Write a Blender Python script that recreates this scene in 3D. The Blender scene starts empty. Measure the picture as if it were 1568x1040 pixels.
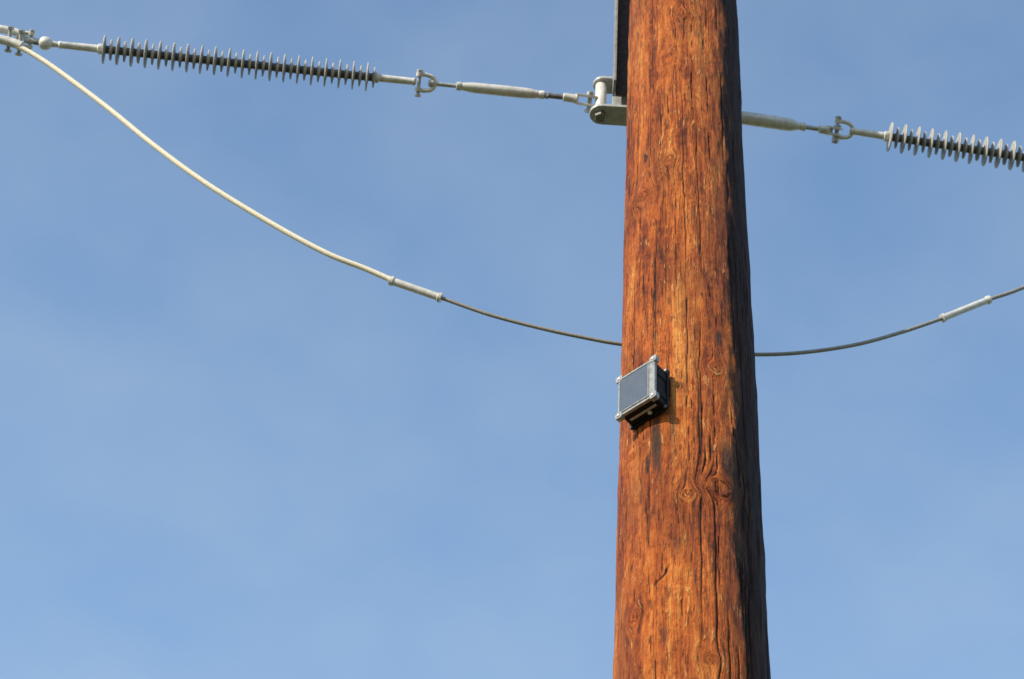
import bpy, bmesh, math, random
import numpy as np
from mathutils import Vector, Matrix
random.seed(4); rng=np.random.RandomState(7)
S=bpy.context.scene
COL=S.collection
try:
    S.view_settings.view_transform='Standard'; S.view_settings.look='None'; S.view_settings.exposure=0
except Exception: pass

# ------------------------------------------------------------------ node helpers
def newmat(name):
    m=bpy.data.materials.new(name); m.use_nodes=True
    nt=m.node_tree; b=nt.nodes['Principled BSDF']
    return m,nt,b
def N(nt,t,**kw):
    n=nt.nodes.new(t)
    for k,v in kw.items(): setattr(n,k,v)
    return n
def ramp(nt,src,stops,interp='LINEAR'):
    r=N(nt,'ShaderNodeValToRGB'); r.color_ramp.interpolation=interp
    e=r.color_ramp.elements
    while len(e)<len(stops): e.new(0.5)
    for i,(p,c) in enumerate(stops):
        e[i].position=p; e[i].color=(c[0],c[1],c[2],1) if hasattr(c,'__len__') else (c,c,c,1)
    nt.links.new(src,r.inputs[0]); return r.outputs[0]
def noise(nt,vec,scale,detail=4,rough=.55,dist=0):
    n=N(nt,'ShaderNodeTexNoise'); n.inputs['Scale'].default_value=scale
    n.inputs['Detail'].default_value=detail; n.inputs['Roughness'].default_value=rough
    n.inputs['Distortion'].default_value=dist
    nt.links.new(vec,n.inputs['Vector']); return n.outputs['Fac']
def vscale(nt,vec,s):
    n=N(nt,'ShaderNodeVectorMath',operation='MULTIPLY'); n.inputs[1].default_value=s
    nt.links.new(vec,n.inputs[0]); return n.outputs[0]
def mix(nt,fac,a,b,mode='MIX'):
    n=N(nt,'ShaderNodeMix',data_type='RGBA',blend_type=mode)
    for sock,v in ((n.inputs[0],fac),(n.inputs[6],a),(n.inputs[7],b)):
        if isinstance(v,(int,float)): sock.default_value=v
        elif isinstance(v,tuple): sock.default_value=(*v,1)
        else: nt.links.new(v,sock)
    return n.outputs[2]
def math_(nt,op,a,b=0.0):
    n=N(nt,'ShaderNodeMath',operation=op)
    for i,v in enumerate((a,b)):
        if isinstance(v,(int,float)): n.inputs[i].default_value=v
        else: nt.links.new(v,n.inputs[i])
    return n.outputs[0]
def simple(name,c1,c2,rough=.5,metal=0,scale=40,bump=.0,detail=5,spec=.5):
    m,nt,b=newmat(name)
    geo=N(nt,'ShaderNodeNewGeometry')
    f=noise(nt,geo.outputs['Position'],scale,detail,.6)
    col=ramp(nt,f,[(.35,c1),(.65,c2)])
    nt.links.new(col,b.inputs['Base Color'])
    b.inputs['Roughness'].default_value=rough; b.inputs['Metallic'].default_value=metal
    b.inputs['Specular IOR Level'].default_value=spec
    if bump:
        bp=N(nt,'ShaderNodeBump'); bp.inputs['Strength'].default_value=bump; bp.inputs['Distance'].default_value=.002
        nt.links.new(f,bp.inputs['Height']); nt.links.new(bp.outputs[0],b.inputs['Normal'])
    return m
M_galv=simple('galvanized_steel',(.36,.37,.37),(.55,.55,.53),.5,.25,55,.3)
M_alu=simple('aluminium_fitting',(.54,.53,.48),(.76,.74,.68),.45,.12,50,.2)
M_chan_shade=simple('shaded_channel_steel',(.025,.023,.02),(.06,.056,.05),.6,.3,60,.3)  # channel web steel, colour darkened for the shade inside the channel
M_chan=simple('tarnished_channel_steel',(.20,.20,.19),(.34,.33,.30),.6,.3,40,.3)
M_shed=simple('silicone_rubber_sheds',(.34,.34,.325),(.45,.445,.425),.55,0,30)
M_core=simple('silicone_rubber_core_shaded',(.07,.06,.05),(.13,.11,.095),.6,0,60)  # same silicone as the sheds, darkened in colour for their shadows
M_cream=simple('bare_aluminium_strand',(.70,.63,.47),(.85,.78,.62),.6,.0,180,.2)
M_grey=simple('dull_aluminium_strand',(.22,.215,.195),(.35,.34,.31),.6,.1,200,.2)
M_black=simple('black_plastic',(.006,.006,.006),(.012,.012,.012),.6,0,50,0,5,.2)
M_bolt=simple('bolt_steel',(.14,.14,.13),(.28,.27,.25),.5,.5,120,.3)

# ------------------------------------------------------------------ mesh helpers
def meshobj(name,verts,faces,mat,smooth=True,parent=None):
    me=bpy.data.meshes.new(name); me.from_pydata([tuple(v) for v in verts],[],faces); me.update()
    o=bpy.data.objects.new(name,me); COL.objects.link(o)
    if mat: me.materials.append(mat)
    if smooth:
        me.polygons.foreach_set('use_smooth',[True]*len(me.polygons))
        try: me.set_sharp_from_angle(angle=math.radians(40))
        except Exception: pass
    if parent: o.parent=parent
    return o
def empty(name):
    e=bpy.data.objects.new(name,None); COL.objects.link(e); e.empty_display_size=.1; return e
def frame(d):
    d=Vector(d).normalized(); h=Vector((0,0,1)) if abs(d.z)<.9 else Vector((1,0,0))
    a=d.cross(h).normalized(); b=a.cross(d).normalized(); return d,a,b
def lathe(name,A,d,prof,mat,segs=24,parent=None,smooth=True):
    A=Vector(A); d,a,b=frame(d); V=[];Fc=[]
    for s,r in prof:
        for i in range(segs):
            t=2*math.pi*i/segs
            V.append(A+d*s+(a*math.cos(t)+b*math.sin(t))*max(r,1e-5))
    for j in range(len(prof)-1):
        for i in range(segs):
            k=(i+1)%segs
            Fc.append((j*segs+i,j*segs+k,(j+1)*segs+k,(j+1)*segs+i))
    Fc.append(tuple(range(segs))[::-1]); Fc.append(tuple((len(prof)-1)*segs+i for i in range(segs)))
    o=meshobj(name,V,Fc,mat,smooth,parent)
    bm=bmesh.new(); bm.from_mesh(o.data); bmesh.ops.recalc_face_normals(bm,faces=bm.faces); bm.to_mesh(o.data); bm.free()
    return o
def catmull(P,n=10):
    P=[Vector(p) for p in P]; Q=[P[0]*2-P[1]]+P+[P[-1]*2-P[-2]]; out=[]
    for i in range(1,len(Q)-2):
        for j in range(n):
            t=j/n; p0,p1,p2,p3=Q[i-1:i+3]
            out.append(.5*((2*p1)+(p2-p0)*t+(2*p0-5*p1+4*p2-p3)*t*t+(3*p1-p0-3*p2+p3)*t**3))
    out.append(P[-1]); return out
def tube(name,P,r,mat,parent=None,segs=12,strands=0,flat=1.0):
    n=len(P); V=[];Fc=[]; up=Vector((0,1,.02)); dist=0
    for i,p in enumerate(P):
        t=(P[min(i+1,n-1)]-P[max(i-1,0)]).normalized()
        a=t.cross(up).normalized(); b=a.cross(t).normalized()
        if i: dist+=(P[i]-P[i-1]).length
        rr=r[i] if hasattr(r,'__len__') else r
        for k in range(segs):
            an=2*math.pi*k/segs
            q=rr
            if strands: q=rr*(1+.012*abs(math.sin(.5*strands*(an+dist*22)))-.006)
            V.append(p+a*math.cos(an)*q+b*math.sin(an)*q*flat)
    for j in range(n-1):
        for i in range(segs):
            k=(i+1)%segs; Fc.append((j*segs+i,(j+1)*segs+i,(j+1)*segs+k,j*segs+k))
    Fc.append(tuple(range(segs))); Fc.append(tuple((n-1)*segs+i for i in range(segs))[::-1])
    return meshobj(name,V,Fc,mat,True,parent)
def bolt(name,c,d,L,r,mat,parent):
    c=Vector(c); d=Vector(d).normalized(); h=r*1.1
    lathe(name+'_shank',c-d*L/2,d,[(0,r),(L,r)],mat,14,parent)
    lathe(name+'_head',c-d*(L/2+h),d,[(0,r*1.6),(.15*h,r*1.9),(h*1.4,r*1.9)],mat,6,parent,False)
    lathe(name+'_nut',c+d*(L/2-h*1.6),d,[(0,r*1.9),(h*1.2,r*1.9),(h*1.35,r*1.6)],mat,6,parent,False)
def plate(name,pts,nrm,th,mat,parent,bev=.0015):
    bm=bmesh.new(); nrm=Vector(nrm).normalized()
    vs=[bm.verts.new(Vector(p)-nrm*th/2) for p in pts]; f=bm.faces.new(vs)
    r=bmesh.ops.extrude_face_region(bm,geom=[f])
    bmesh.ops.translate(bm,verts=[g for g in r['geom'] if isinstance(g,bmesh.types.BMVert)],vec=nrm*th)
    bmesh.ops.recalc_face_normals(bm,faces=bm.faces)
    if bev: bmesh.ops.bevel(bm,geom=list(bm.edges),offset=bev,segments=2,affect='EDGES',profile=.5,clamp_overlap=True)
    me=bpy.data.meshes.new(name); bm.to_mesh(me); bm.free(); me.materials.append(mat)
    o=bpy.data.objects.new(name,me); COL.objects.link(o); o.parent=parent; return o
def rounded(w,h,r,n=5):
    P=[]
    for cx,cy,s in ((w/2-r,h/2-r,0),(-w/2+r,h/2-r,1),(-w/2+r,-h/2+r,2),(w/2-r,-h/2+r,3)):
        for i in range(n+1):
            t=math.pi/2*(s+i/n); P.append((cx+r*math.cos(t),cy+r*math.sin(t)))
    return P

# ------------------------------------------------------------------ wooden pole
AX,AY=.456,4.3477
def prad(z): return .1768-.0052*(z-5.636)
zf=np.arange(5.25,8.75,.0028); zl=np.arange(-.6,5.25,.05); zh=np.arange(8.75,9.9,.05)
Z=np.concatenate([zl,zf,zh,[9.9]]); NA=420
Aang=np.linspace(-math.pi,math.pi,NA,endpoint=False)
A2,Z2=np.meshgrid(Aang,Z)
def fn(a,z,ka,kz,n,seed):
    r=np.random.RandomState(seed); o=np.zeros_like(a)
    for i in range(n):
        m=r.randint(0,ka+1); k=r.uniform(-kz,kz); o+=np.sin(m*a*r.choice([-1,1])+k*z+r.uniform(0,6.28))
    return o/math.sqrt(n)
knots=[(-.88,7.29,.026),(.31,6.09,.032),(.31,6.53,.020),(-.10,8.13,.020),(-.37,7.91,.014),
 (-.91,5.71,.020),(-.38,7.41,.017),(-1.03,6.26,.016),(.12,5.53,.016),(-.12,6.05,.018),
 (2.4,7.2,.025),(-2.3,6.2,.025),(2.9,5.7,.02),(1.6,6.6,.02),(1.3,7.9,.02)]
RR=.17
u=A2*RR; gu=u+.005*fn(A2,Z2,3,3.5,10,3)+.0012*fn(A2,Z2,8,18,16,5); gv=Z2.copy()
kmask=np.zeros_like(u); ring=np.zeros_like(u); kh=np.zeros_like(u); kray=np.zeros_like(u)
wn1=fn(A2,Z2,40,60,24,77)
for (ka,kz,ks) in knots:
    du=(A2-ka+math.pi)%(2*math.pi)-math.pi; du=du*RR; dv=(Z2-kz)/1.25
    r2=du*du+dv*dv; r=np.sqrt(r2)
    gu-=np.where(r2>ks*ks*.36, du*ks*ks*.9/np.maximum(r2,1e-9), du*.0)*np.exp(-r2/(ks*3.2)**2)
    th_=np.arctan2(dv,du)
    m=np.exp(-(r/(ks*(.85+.3*np.sin(2*th_+ka*7)+.25*np.sin(th_+kz*9))))**2)
    kmask=np.maximum(kmask,m)
    rr=r*(1+.15*np.sin(3*th_+ka*9)+.08*np.sin(5*th_+kz*5))+.0016*wn1; ring=ring+m*rr
    kh+=.0035*np.exp(-r2/(ks*1.6)**2)-.003*np.exp(-r2/(ks*.22)**2)
    kray=np.maximum(kray,np.exp(-(r/(ks*.2))**2)*.7)
stains=[(-.56,6.25,.016,.13,1.0),(-.81,7.46,.009,.035,1.0),(.38,6.65,.012,.045,1.0),(-.70,6.19,.007,.05,1.0),(.47,6.20,.03,.10,.9),
 (-.35,6.30,.02,.10,.6),(.1,7.0,.008,.05,.7),(-.45,5.62,.01,.06,.7),(-.05,5.78,.006,.05,.8),(.2,6.9,.010,.05,.6),(-.2,8.0,.005,.04,.7),(.0,7.15,.01,.06,.6),
 (-.5,7.0,.006,.04,.8),(.35,7.75,.008,.05,.6),(-.75,6.75,.006,.08,.6),(.0,6.42,.012,.06,.5),(-.3,5.9,.012,.06,.6)]
stain=kray.copy()
for (sa,sz,su,sv,am) in stains:
    stain=np.maximum(stain,am*np.exp(-((A2-sa)*RR/su)**2-((Z2-sz)/sv)**2))
gd=((A2+.48)*RR*.75-(Z2-5.80)*.55)+.003*np.sin(Z2*160); gl=(A2+.48)*RR*.55+(Z2-5.80)*.75
gash=np.exp(-(gd/.003)**2)*np.exp(-(gl/.030)**4)
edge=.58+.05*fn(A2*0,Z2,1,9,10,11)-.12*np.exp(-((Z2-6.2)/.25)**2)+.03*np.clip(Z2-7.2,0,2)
tar_shade=1/(1+np.exp(-(A2-edge)/.085))*(1/(1+np.exp((A2-2.3)/.1)))  # tar band plus painted shade on the pole side turned from the sun
chk=gash.copy()
for i in range(190):
    ca=rng.uniform(-1.7,1.2) if i<165 else rng.uniform(-3.1,3.1); cz=rng.uniform(5.3,8.6)
    Lc=rng.uniform(.02,.12) if i%4 else rng.uniform(.18,.6); w=rng.uniform(.0007,.0019)
    wob=.0007*np.sin(Z2*31+i)+.0004*np.sin(Z2*83+2*i)
    chk=np.maximum(chk,np.exp(-((gu-ca*RR-wob)/w)**2)*np.clip(1.3-np.abs((Z2-cz)/Lc)**2*1.3,0,1))
Rz=prad(Z2)+.0020*fn(A2,Z2,5,6,12,21)+.0009*fn(A2,Z2,30,30,40,22)+.0005*fn(A2,Z2,60,70,40,23)+kh*.8-.004*chk
X=AX+Rz*np.sin(A2); Y=AY-Rz*np.cos(A2)
V=np.stack([X,Y,Z2],-1).reshape(-1,3); nz=len(Z)
idx=np.arange(nz*NA).reshape(nz,NA); nx=np.roll(idx,-1,1)
Q=np.stack([idx[:-1],nx[:-1],nx[1:],idx[1:]],-1).reshape(-1,4)
me=bpy.data.meshes.new('wooden_utility_pole')
me.vertices.add(len(V)+1); me.vertices.foreach_set('co',np.vstack([V,[AX,AY,9.95]]).astype(np.float32).ravel())
top=np.stack([idx[-1],nx[-1],np.full(NA,len(V))],-1)
me.loops.add(Q.size+top.size); me.loops.foreach_set('vertex_index',np.concatenate([Q.ravel(),top.ravel()]).astype(np.int32))
me.polygons.add(len(Q)+len(top))
ls=np.concatenate([np.arange(len(Q))*4,Q.size+np.arange(len(top))*3]).astype(np.int32)
me.polygons.foreach_set('loop_start',ls)
me.update(calc_edges=True); me.validate()
me.polygons.foreach_set('use_smooth',[True]*len(me.polygons))
def addattr(name,arr,t):
    a=me.attributes.new(name,t,'POINT')
    if t=='FLOAT': a.data.foreach_set('value',np.append(arr.ravel(),0).astype(np.float32))
    else: a.data.foreach_set('vector',np.vstack([arr.reshape(-1,3),[0,0,0]]).astype(np.float32).ravel())
wa=gu/RR
addattr('grain',np.stack([RR*np.sin(wa),RR*np.cos(wa),gv],-1),'FLOAT_VECTOR')
addattr('kmask',kmask,'FLOAT'); addattr('ring',ring,'FLOAT'); addattr('stain',stain,'FLOAT'); addattr('tar_shade',tar_shade,'FLOAT'); addattr('chk',chk,'FLOAT')
pole=bpy.data.objects.new('wooden_utility_pole',me); COL.objects.link(pole)

m,nt,b=newmat('creosoted_pine')
def attr(n): 
    a=N(nt,'ShaderNodeAttribute'); a.attribute_name=n; return a
g=attr('grain').outputs['Vector']; km=attr('kmask').outputs['Fac']; rg=attr('ring').outputs['Fac']
st=attr('stain').outputs['Fac']; ta=attr('tar_shade').outputs['Fac']; ck=attr('chk').outputs['Fac']
broad=noise(nt,vscale(nt,g,(13,13,1.8)),1,4,.62)
mid=noise(nt,vscale(nt,g,(70,70,5)),1,5,.68,0)
fine=noise(nt,vscale(nt,g,(260,260,14)),1,4,.7,0)
blotch=noise(nt,vscale(nt,g,(38,38,9)),1,6,.7,.3)
weath=noise(nt,vscale(nt,g,(8,8,3.2)),1,5,.62,.3)
flk=noise(nt,vscale(nt,g,(110,110,20)),1,3,.5,.2)
flk2=noise(nt,vscale(nt,g,(30,30,9)),1.3,3,.6,.3)
chip=noise(nt,vscale(nt,g,(55,55,38)),1,5,.7,0)
ringw=N(nt,'ShaderNodeMath',operation='SINE'); nt.links.new(math_(nt,'MULTIPLY',rg,1700.),ringw.inputs[0])
t=math_(nt,'ADD',math_(nt,'MULTIPLY',mid,.60),math_(nt,'MULTIPLY',fine,.30))
t=math_(nt,'ADD',t,math_(nt,'MULTIPLY',broad,.70))
t=math_(nt,'ADD',t,math_(nt,'MULTIPLY',math_(nt,'SUBTRACT',chip,.5),.40))
t=math_(nt,'SUBTRACT',t,.068)
t=math_(nt,'ADD',t,math_(nt,'MULTIPLY',math_(nt,'MULTIPLY',ringw.outputs[0],km),.035))
base=ramp(nt,t,[(.52,(.075,.013,.003)),(.61,(.21,.040,.006)),(.70,(.40,.088,.011)),(.80,(.54,.145,.021)),(.93,(.70,.28,.06))])
base=mix(nt,ramp(nt,weath,[(.38,.50),(.54,0.0)]),base,(.13,.026,.007))
dk=ramp(nt,blotch,[(.56,0.0),(.63,1.0)])
base=mix(nt,math_(nt,'MULTIPLY',dk,.62),base,(.08,.018,.005))
fl=math_(nt,'MULTIPLY',ramp(nt,flk,[(.60,0.0),(.65,1.0)]),ramp(nt,flk2,[(.46,0.0),(.56,1.0)]))
base=mix(nt,math_(nt,'MULTIPLY',fl,.65),base,(.74,.34,.10))
sp=ramp(nt,noise(nt,vscale(nt,g,(190,190,18)),1,3,.6),[(.33,1.0),(.38,0.0)])
base=mix(nt,math_(nt,'MULTIPLY',sp,.7),base,(.04,.010,.003))
stn=ramp(nt,math_(nt,'ADD',st,math_(nt,'MULTIPLY',math_(nt,'SUBTRACT',mid,.5),1.4)),[(.35,0.0),(.75,1.0)])
base=mix(nt,math_(nt,'MULTIPLY',stn,.85),base,(.035,.022,.017))
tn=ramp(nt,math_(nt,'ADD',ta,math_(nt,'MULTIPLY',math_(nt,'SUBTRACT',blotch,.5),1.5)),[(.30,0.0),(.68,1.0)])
tar_shade_col=ramp(nt,fine,[(.35,(.009,.006,.005)),(.6,(.020,.012,.009)),(.74,(.11,.075,.050))])  # near-black tar and shade colour, with pale gloss streaks painted in
base=mix(nt,math_(nt,'MULTIPLY',tn,.95),base,tar_shade_col)
base=mix(nt,ramp(nt,ck,[(.25,0.0),(.7,1.0)]),base,(.02,.006,.003))
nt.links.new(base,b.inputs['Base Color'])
b.inputs['Roughness'].default_value=.65
sv=ramp(nt,tn,[(0.0,.22),(1.0,.12)]); nt.links.new(sv,b.inputs['Specular IOR Level'])
h=math_(nt,'ADD',math_(nt,'MULTIPLY',fine,.6),math_(nt,'MULTIPLY',mid,1.1))
h=math_(nt,'ADD',h,math_(nt,'MULTIPLY',fl,.4))
h=math_(nt,'ADD',h,math_(nt,'MULTIPLY',chip,.9))
h=math_(nt,'ADD',h,math_(nt,'MULTIPLY',blotch,.9))
h=math_(nt,'SUBTRACT',h,math_(nt,'MULTIPLY',sp,.3))
h=math_(nt,'ADD',h,math_(nt,'MULTIPLY',math_(nt,'MULTIPLY',ringw.outputs[0],km),.06))
bp=N(nt,'ShaderNodeBump'); bp.inputs['Strength'].default_value=1.0; bp.inputs['Distance'].default_value=.010
nt.links.new(h,bp.inputs['Height']); nt.links.new(bp.outputs[0],b.inputs['Normal'])
me.materials.append(m)

# ------------------------------------------------------------------ conductor-plane hardware
def PY(x): return 4.6203+.06*x
def W(x,z,dy=0): return Vector((x,PY(x)+dy,z))
UP=Vector((.05,-.77,.64)).normalized()

def insulator(name,A,B,nsh,R1=.045,R2=.033):
    e=empty(name); A=Vector(A);B=Vector(B); L=(B-A).length; d=(B-A)/L
    pitch=L/(nsh+.15)
    lathe('core',A,d,[(0,.0125),(L,.0125)],M_core,20,e)
    for i in range(nsh):
        for off,R in ((.35,R1),(.85,R2)):
            s=(i+off)*pitch
            if s>L-.004: continue
            dd=(d+Vector((rng.normal(0,.012),rng.normal(0,.012),rng.normal(0,.012)))).normalized()
            lathe('shed_%d_%d'%(i,int(off*10)),A+d*s,dd,[(-.006,.0127),(-.0035,.017),(-.0020,R*.96),(0,R),(.0024,R*.985),(.0042,.019),(.006,.0127)],M_shed,36,e)
    return e
def endfit(name,A,B,parent,r=.0115,collar=.0165,flip=False):
    A=Vector(A);B=Vector(B);L=(B-A).length;d=(B-A)/L
    p=[(0,collar*.9),(.002,collar),(.014,collar),(.017,r*1.05),(L*.55,r),(L-.012,r*.95),(L-.006,r*1.15),(L,r*.8)]
    return lathe(name,A,d,p,M_alu,24,parent)
def shackle(name,c,d,size,parent):
    c=Vector(c); d=Vector(d).normalized(); w=UP-d*UP.dot(d); w.normalize()
    P=[]
    hw=size*.5
    P.append(c-w*hw); P.append(c-w*hw*1.08+d*size*.35)
    for i in range(9):
        t=-math.pi/2+math.pi*i/8
        P.append(c+d*(size*.6+math.cos(t)*hw*.95)+w*math.sin(t)*hw)
    P.append(c+w*hw*1.08+d*size*.35); P.append(c+w*hw)
    tube(name+'_bow',catmull(P,5),size*.15,M_alu,parent,12)
    for sgn in (-1,1):
        lathe(name+'_ear_%d'%(sgn+1),c+w*sgn*(hw)-w*size*.14,w,[(0,size*.2),(.002,size*.25),(size*.26,size*.25),(size*.28,size*.2)],M_alu,16,parent)
    bolt(name+'_pin',c,w,size*1.75,size*.12,M_galv,parent)
def clevis(name,A,d,L,parent,w=.026):
    A=Vector(A); d=Vector(d).normalized(); wv=UP-d*UP.dot(d); wv.normalize(); n=d.cross(wv)
    lathe(name+'_neck',A,d,[(0,.010),(.003,.0135),(L*.3,.0135),(L*.42,.017),(L*.46,.012)],M_alu,18,parent)
    for s in (-1,1):
        c=A+d*(L*.68)+wv*s*w*.42; P=[]
        for (x,y) in ((-.36,-.35),(-.36,.35),(.10,.42)): P.append((x,y))
        for i in range(7):
            t=math.pi/2-math.pi*i/6; P.append((.12+.36*math.cos(t)*.9,.42*math.sin(t)))
        plate(name+'_cheek_%d'%(s+1),[c+d*x*L*.8+n*y*.034 for x,y in P],wv,.007,M_alu,parent,.0012)
    bolt(name+'_bolt',A+d*L*.80,wv,w*1.9,.0065,M_galv,parent)
def turnbuckle(name,A,B,parent_name,thick=.0155):
    e=empty(parent_name); A=Vector(A);B=Vector(B);L=(B-A).length;d=(B-A)/L
    lathe('body',A,d,[(0,.009),(.001,.0135),(.014,.0140),(.018,.0115),(.022,.0125),(.05,thick),(L*.5,thick*1.04),(L-.05,thick),(L-.022,.0125),(L-.018,.0115),(L-.014,.0135),(L-.001,.0135),(L,.009)],M_alu,28,e)
    return e,d

hw=empty('ball_socket_fitting')
insA=W(-1.325,8.2665); insB=W(-.467,8.285)
li=insulator('polymer_strain_insulator',insA,insB,20)
dl=(insB-insA).normalized()
endfit('outer_end_fitting',insA+dl*.012,insA-dl*.125,li)
endfit('inner_end_fitting',insB-dl*.012,insB+dl*.118,li)
sh=empty('anchor_shackle'); shackle('shackle',insB+dl*.128,dl,.046,sh)
tb,d=turnbuckle('t',W(-.224,8.2905),W(.050,8.2965),'turnbuckle',.0165)
lathe('eye_rod',W(-.312,8.2885),d,[(0,.006),(.004,.012),(.016,.012),(.022,.0068),(.1,.0068)],M_galv,16,tb)
lathe('thread_rod',W(.045,8.2963),d,[(0,.0085),(.075,.0085)],M_bolt,16,tb)
lathe('lock_nut',W(.052,8.2964),d,[(0,.012),(.01,.012)],M_galv,6,tb,False)
cv=empty('clevis_fitting'); clevis('clevis',W(.108,8.2985),W(.2,8.293)-W(.108,8.2985),.105,cv,.032)
lathe('ball_eye',insA-dl*.185,dl,[(0,.006),(.004,.014),(.012,.0205),(.024,.0215),(.034,.018),(.042,.010),(.060,.0085)],M_alu,24,hw)
lathe('ball_eye_neck',insA-dl*.20,dl,[(0,.008),(.02,.009)],M_bolt,16,hw)
de=empty('dead_end_clamp')
shackle('clamp_shackle',W(-1.535,8.268),(-1,-.06,.10),.040,de)
lathe('link',W(-1.555,8.268),(1,.06,0),[(0,.008),(.01,.011),(.04,.010),(.055,.008)],M_galv,16,de)
tube('clamp_arm',catmull([W(-1.80,8.30),W(-1.70,8.312),W(-1.62,8.310),W(-1.575,8.300),W(-1.555,8.283)],6),[.0135]*9+[.0125]*8+[.011]*8,M_alu,de,14)
tube('clamp_body',catmull([W(-1.80,8.262),W(-1.68,8.262),W(-1.60,8.250),W(-1.555,8.232)],6),.0145,M_alu,de,14)
for i,xx in enumerate((-1.72,-1.60,-1.565)):
    bolt('clamp_bolt_%d'%i,W(xx,8.268-(.012 if i==2 else 0)),UP,.075,.006,M_galv,de)
lc=empty('line_conductor')
tube('strand',catmull([W(-1.78,8.29),W(-3,8.27),W(-8,8.05),W(-16,7.6)],8),.0085,M_cream,lc,12)

dr=(W(1.548,8.262)-W(1.118,8.289)).normalized()
rA=W(1.118,8.289); rB=rA+dr*.86
ri=insulator('polymer_strain_insulator',rA,rB,20,.047,.034)
endfit('inner_end_fitting',rA+dr*.012,rA-dr*.112,ri)
endfit('outer_end_fitting',rB-dr*.012,rB+dr*.12,ri)
sh2=empty('anchor_shackle'); shackle('shackle',rA-dr*.152,dr,.046,sh2)
tb2,d2=turnbuckle('t',W(.56,8.304),W(.868,8.288),'turnbuckle',.0205)
lathe('eye_rod',W(.862,8.2885),d2,[(0,.0075),(.055,.0075),(.060,.0125),(.072,.0125),(.09,.008)],M_galv,16,tb2)
lathe('thread_rod',W(.49,8.306),d2,[(0,.0085),(.075,.0085)],M_bolt,16,tb2)
cv2=empty('clevis_fitting'); clevis('clevis',W(.50,8.306),W(.40,8.306)-W(.50,8.306),.10,cv2)
clevis('rod_clevis',W(.908,8.286),dr,.072,sh2,.024)
de2=empty('dead_end_clamp'); pe=rB+dr*.13
shackle('clamp_shackle',pe,dr,.040,de2)
tube('clamp_body',catmull([pe+dr*.03,pe+dr*.12,pe+dr*.30],6),.0145,M_alu,de2,14)
rc=empty('line_conductor')
tube('strand',catmull([pe+dr*.28,pe+dr*2,pe+Vector((8,.5,-.4)),pe+Vector((16,1,-.8))],8),.0085,M_cream,rc,12)

bk=empty('steel_mounting_bracket')
def lug(name,x0,x1,yc,hw_,z,th):
    P=[]
    for i in range(9):
        t=math.pi/2+math.pi*i/8; P.append((x0+hw_+hw_*math.cos(t),yc+hw_*math.sin(t),z))
    P+= [(x1,yc-hw_,z),(x1,yc+hw_,z)]
    plate(name,P,(0,0,1),th,M_galv,bk,.002)
lug('lower_lug',.192,.60,4.635,.036,8.232,.012)
lug('upper_lug',.200,.34,4.635,.030,8.392,.012)
lathe('king_pin',(.226,4.635,8.215),(0,0,1),[(0,.010),(.003,.0125),(.2,.0125),(.203,.010)],M_alu,20,bk)
lathe('king_pin_nut',(.226,4.635,8.208),(0,0,1),[(0,.017),(.002,.019),(.016,.019)],M_bolt,6,bk,False)
lathe('sleeve',(.226,4.635,8.24),(0,0,1),[(0,.017),(.002,.018),(.143,.018),(.145,.017)],M_alu,20,bk)
plate('lug_web',[(.262,4.635,8.240),(.34,4.635,8.240),(.34,4.635,8.385),(.262,4.635,8.385)],(0,1,0),.008,M_galv,bk,.001)
for nm,x in (('left_flange',.264),('right_flange',.600)):
    plate(nm,[(x,4.545,8.29),(x,4.607,8.29),(x,4.607,9.6),(x,4.545,9.6)],(1,0,0),.008,M_chan,bk,.001)
plate('web',[(.269,4.602,8.29),(.595,4.602,8.29),(.595,4.602,9.6),(.269,4.602,9.6)],(0,1,0),.009,M_chan_shade,bk,.001)
for z in (8.6,9.2):
    bolt('through_bolt_%d'%int(z*10),(.456,4.36,z),(0,1,0),.52,.011,M_galv,bk)

# ------------------------------------------------------------------ jumper
jc=empty('jumper_cable')
J1=[(-1.80,8.262),(-1.632,8.257),(-1.563,8.228),(-1.502,8.188),(-1.414,8.116),(-1.246,7.962),(-1.079,7.797),(-.905,7.644),(-.699,7.493),(-.539,7.392),(-.424,7.342),(-.33,7.296)]
J2=[(-.22,7.254),(-.200,7.250),(-.066,7.202),(.081,7.168),(.209,7.148),(.300,7.139),(.482,7.137),(.674,7.159),(.813,7.192),(.964,7.252),(1.099,7.330),(1.228,7.417)]
J3=[(1.228,7.417),(1.365,7.522),(1.481,7.603),(1.75,7.82),(2.0,8.05),(2.15,8.19),(2.26,8.245)]
tube('upper_strand',catmull([W(*p) for p in J1],30),.0080,M_cream,jc,18,9)
tube('lower_strand',catmull([W(*p) for p in J2],30),.0055,M_grey,jc,14,6)
tube('far_strand',catmull([W(*p) for p in J3],30),.0058,M_grey,jc,14,6)
def splice(name,a,b_,r):
    a=Vector(a);b_=Vector(b_);L=(b_-a).length
    lathe(name,a,b_-a,[(0,r*.75),(.001,r*1.28),(.010,r*1.3),(.012,r),(.03,r*1.02),(L*.5,r),(L-.012,r),(L-.010,r*1.3),(L-.001,r*1.28),(L,r*.75)],M_alu,22,jc)
splice('compression_splice',W(-.352,7.303),W(-.203,7.2505),.0110)
splice('compression_splice_far',W(1.222,7.413),W(1.372,7.527),.0098)

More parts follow.
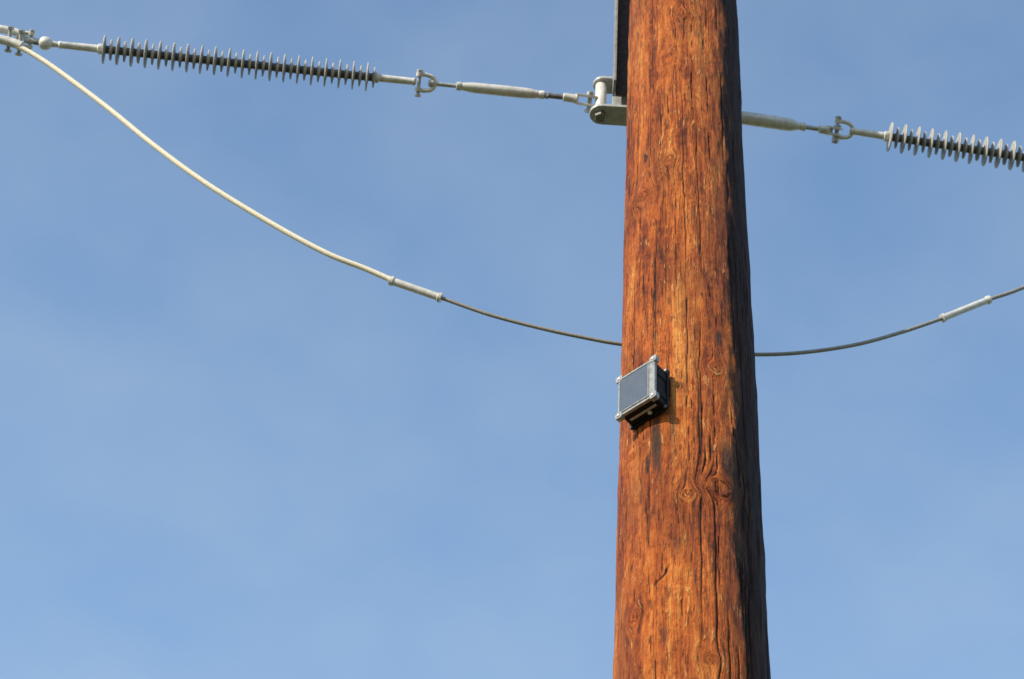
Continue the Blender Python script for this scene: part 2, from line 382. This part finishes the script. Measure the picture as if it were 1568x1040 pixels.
# ------------------------------------------------------------------ solar sensor box
sb=empty('solar_powered_sensor_box')
al=math.radians(43.8)
nv=Vector((-math.sin(al),-math.cos(al),0)); tv=Vector((math.cos(al),-math.sin(al),0)); zv=Vector((0,0,1))
FC=Vector((.3097,4.1694,6.4197))
def B(x,y,z=0): return FC+tv*x+zv*y+nv*z
def slab(name,w,h,r,z0,z1,mat,bev=.0015,cx=0,cy=0):
    return plate(name,[B(cx+x,cy+y,(z0+z1)/2) for x,y in rounded(w,h,r)],nv,abs(z1-z0),mat,sb,bev)
Mg,ntg,bg=newmat('clear_polycarbonate_lid')
gp=N(ntg,'ShaderNodeNewGeometry'); fz=noise(ntg,gp.outputs['Position'],90,3,.5)
ntg.links.new(ramp(ntg,fz,[(.3,(.32,.33,.32)),(.7,(.54,.55,.52))]),bg.inputs['Base Color'])
bg.inputs['Roughness'].default_value=.18; bg.inputs['Transmission Weight'].default_value=.3
Mp,ntp,bp_=newmat('solar_panel_cells')
tcp=N(ntp,'ShaderNodeTexCoord'); sep=N(ntp,'ShaderNodeSeparateXYZ'); ntp.links.new(tcp.outputs['UV'],sep.inputs[0])
sx=math_(ntp,'FRACT',math_(ntp,'MULTIPLY',sep.outputs[0],22.))
ln=math_(ntp,'LESS_THAN',math_(ntp,'ABSOLUTE',math_(ntp,'SUBTRACT',sx,.5)),.15)
cell=mix(ntp,noise(ntp,vscale(ntp,tcp.outputs['UV'],(3,3,3)),1,3,.6),(.050,.056,.066),(.10,.11,.125))
cc=mix(ntp,math_(ntp,'MULTIPLY',ln,.14),cell,(.30,.32,.34))
ntp.links.new(cc,bp_.inputs['Base Color']); bp_.inputs['Roughness'].default_value=.22; bp_.inputs['Coat Weight'].default_value=1.0
slab('housing',.108,.134,.008,-.050,-.010,M_black,.003)
for i,xx in enumerate((-.0547,.0547)):
    for j,yy in enumerate((-.035,.035)):
        plate('rib_%d_%d'%(i,j),[B(xx-.0015,yy-.012,-.03),B(xx+.0015,yy-.012,-.03),B(xx+.0015,yy+.012,-.03),B(xx-.0015,yy+.012,-.03)],nv,.034,M_black,sb,.0006)
slab('mounting_flange',.120,.148,.010,-.0545,-.048,M_black,.0015)
slab('lid_gasket',.112,.138,.009,-.0125,-.0095,M_black,.001)
slab('lid',.115,.142,.012,-.0095,.0,Mg,.002)
px0,px1,py0,py1=-.050,.038,-.060,.060
pm=bpy.data.meshes.new('solar_panel'); pm.from_pydata([B(px0,py0,.0012),B(px1,py0,.0012),B(px1,py1,.0012),B(px0,py1,.0012)],[],[(0,1,2,3)])
uv=pm.uv_layers.new(name='UVMap'); 
for i,c in enumerate(((0,0),(1,0),(1,1),(0,1))): uv.data[i].uv=c
pm.materials.append(Mp); po=bpy.data.objects.new('solar_panel',pm); COL.objects.link(po); po.parent=sb
for nm,x0,x1,y0,y1 in (('frame_l',px0-.003,px0,py0-.003,py1+.003),('frame_r',px1,px1+.003,py0-.003,py1+.003),('frame_b',px0+.0002,px1-.0002,py0-.003,py0),('frame_t',px0+.0002,px1-.0002,py1,py1+.003)):
    plate(nm,[B(x0,y0,.0013),B(x1,y0,.0013),B(x1,y1,.0013),B(x0,y1,.0013)],nv,.003,Mg,sb,.0006)
for i,(sx_,sy_) in enumerate(((-1,-1),(1,-1),(1,1),(-1,1))):
    x=sx_*.0535; y=sy_*.0675
    slab('corner_lug_%d'%i,.021,.021,.006,-.0115,.0022,Mg,.0015,x,y)
    lathe('screw_%d'%i,B(x,y,.0018),nv,[(0,.0045),(.0022,.0045),(.003,.003)],M_galv,12,sb)
    lathe('flange_screw_%d'%i,B(sx_*.053,sy_*.067,-.0485),nv,[(0,.005),(.003,.005),(.004,.003)],M_bolt,12,sb)
plate('label_strip',[B(-.040,-.0675,-.032),B(.040,-.0675,-.032),B(.040,-.0675,-.025),B(-.040,-.0675,-.025)],zv,.002,M_galv,sb,.0004)
lathe('vent_plug',B(.012,-.066,-.039),-zv,[(0,.0055),(.004,.0055),(.005,.004)],M_alu,14,sb)

# ------------------------------------------------------------------ ground
bm=bmesh.new(); bmesh.ops.create_grid(bm,x_segments=120,y_segments=120,size=1500)
for v in bm.verts:
    dd=math.hypot(v.co.x,v.co.y)
    v.co.z=.0 if dd<40 else 1.2*math.sin(v.co.x*.011)*math.cos(v.co.y*.013)*min(1,(dd-40)/200)
gm=bpy.data.meshes.new('ground'); bm.to_mesh(gm); bm.free(); go=bpy.data.objects.new('ground',gm); COL.objects.link(go)
mg,ng,bgd=newmat('dry_grass_ground'); pg=N(ng,'ShaderNodeNewGeometry').outputs['Position']
c1=ramp(ng,noise(ng,pg,1.3,8,.7),[(.35,(.05,.055,.02)),(.55,(.10,.095,.04)),(.7,(.17,.14,.08))])
ng.links.new(mix(ng,noise(ng,pg,.05,4,.6),c1,(.08,.09,.035)),bgd.inputs['Base Color']); bgd.inputs['Roughness'].default_value=.95
gm.materials.append(mg)

# ------------------------------------------------------------------ light & sky
saz=math.radians(50); sel=math.radians(28)
sd=Vector((-math.sin(saz)*math.cos(sel),-math.cos(saz)*math.cos(sel),math.sin(sel)))
L=bpy.data.lights.new('sun','SUN'); L.energy=5; L.angle=math.radians(.5); L.color=(1,.90,.74)
lo=bpy.data.objects.new('sun',L); COL.objects.link(lo); lo.rotation_euler=sd.to_track_quat('Z','Y').to_euler(); lo.location=(-20,-20,20)
w=bpy.data.worlds.new('World'); S.world=w; w.use_nodes=True; wn=w.node_tree; bgn=wn.nodes['Background']
STR=.13
sky=N(wn,'ShaderNodeTexSky'); sky.sky_type='NISHITA'; sky.sun_disc=False; sky.sun_elevation=sel; sky.sun_rotation=math.radians(230)
sky.air_density=1.0; sky.dust_density=.6; sky.ozone_density=1.5
tc=N(wn,'ShaderNodeTexCoord'); sp_=N(wn,'ShaderNodeSeparateXYZ'); wn.links.new(tc.outputs['Generated'],sp_.inputs[0])
zz=math_(wn,'MAXIMUM',sp_.outputs[2],.06)
cb=N(wn,'ShaderNodeCombineXYZ'); wn.links.new(math_(wn,'DIVIDE',sp_.outputs[0],zz),cb.inputs[0]); wn.links.new(math_(wn,'DIVIDE',sp_.outputs[1],zz),cb.inputs[1])
cl1=noise(wn,vscale(wn,cb.outputs[0],(3.6,4.4,1)),1,3,.5,.3)
cl2=noise(wn,vscale(wn,cb.outputs[0],(11,10,1)),1,5,.55,.2)
cl=math_(wn,'ADD',math_(wn,'MULTIPLY',cl1,.62),math_(wn,'MULTIPLY',cl2,.38))
haze=ramp(wn,sp_.outputs[2],[(0.0,(.34,.44,.55)),(.66,(.150,.270,.430)),(.86,(.045,.120,.250)),(1.0,(.03,.09,.19))])
hz=vscale(wn,haze,(1/STR,1/STR,1/STR))
air=mix(wn,1.0,sky.outputs[0],hz,'ADD')
cf=ramp(wn,cl,[(.34,0.02),(.68,.30)])
col=mix(wn,cf,air,(.52/STR,.61/STR,.73/STR))
wn.links.new(col,bgn.inputs[0]); bgn.inputs[1].default_value=STR

# ------------------------------------------------------------------ camera
cam=bpy.data.cameras.new('camera'); co=bpy.data.objects.new('camera',cam); COL.objects.link(co)
cam.sensor_width=36; cam.lens=91.84; cam.clip_end=5000; cam.clip_start=.1
th=math.radians(50); phr=math.radians(3.8)
Fv=Vector((0,math.cos(th),math.sin(th))); U0=Vector((0,-math.sin(th),math.cos(th))); R0=Vector((1,0,0))
Rv=math.cos(phr)*R0+math.sin(phr)*U0; Uv=math.cos(phr)*U0-math.sin(phr)*R0
mt=Matrix((Rv,Uv,-Fv)).transposed().to_4x4(); mt.translation=Vector((0,0,1.6)); co.matrix_world=mt
cam.dof.use_dof=True; cam.dof.focus_distance=6.6; cam.dof.aperture_fstop=9
S.camera=co
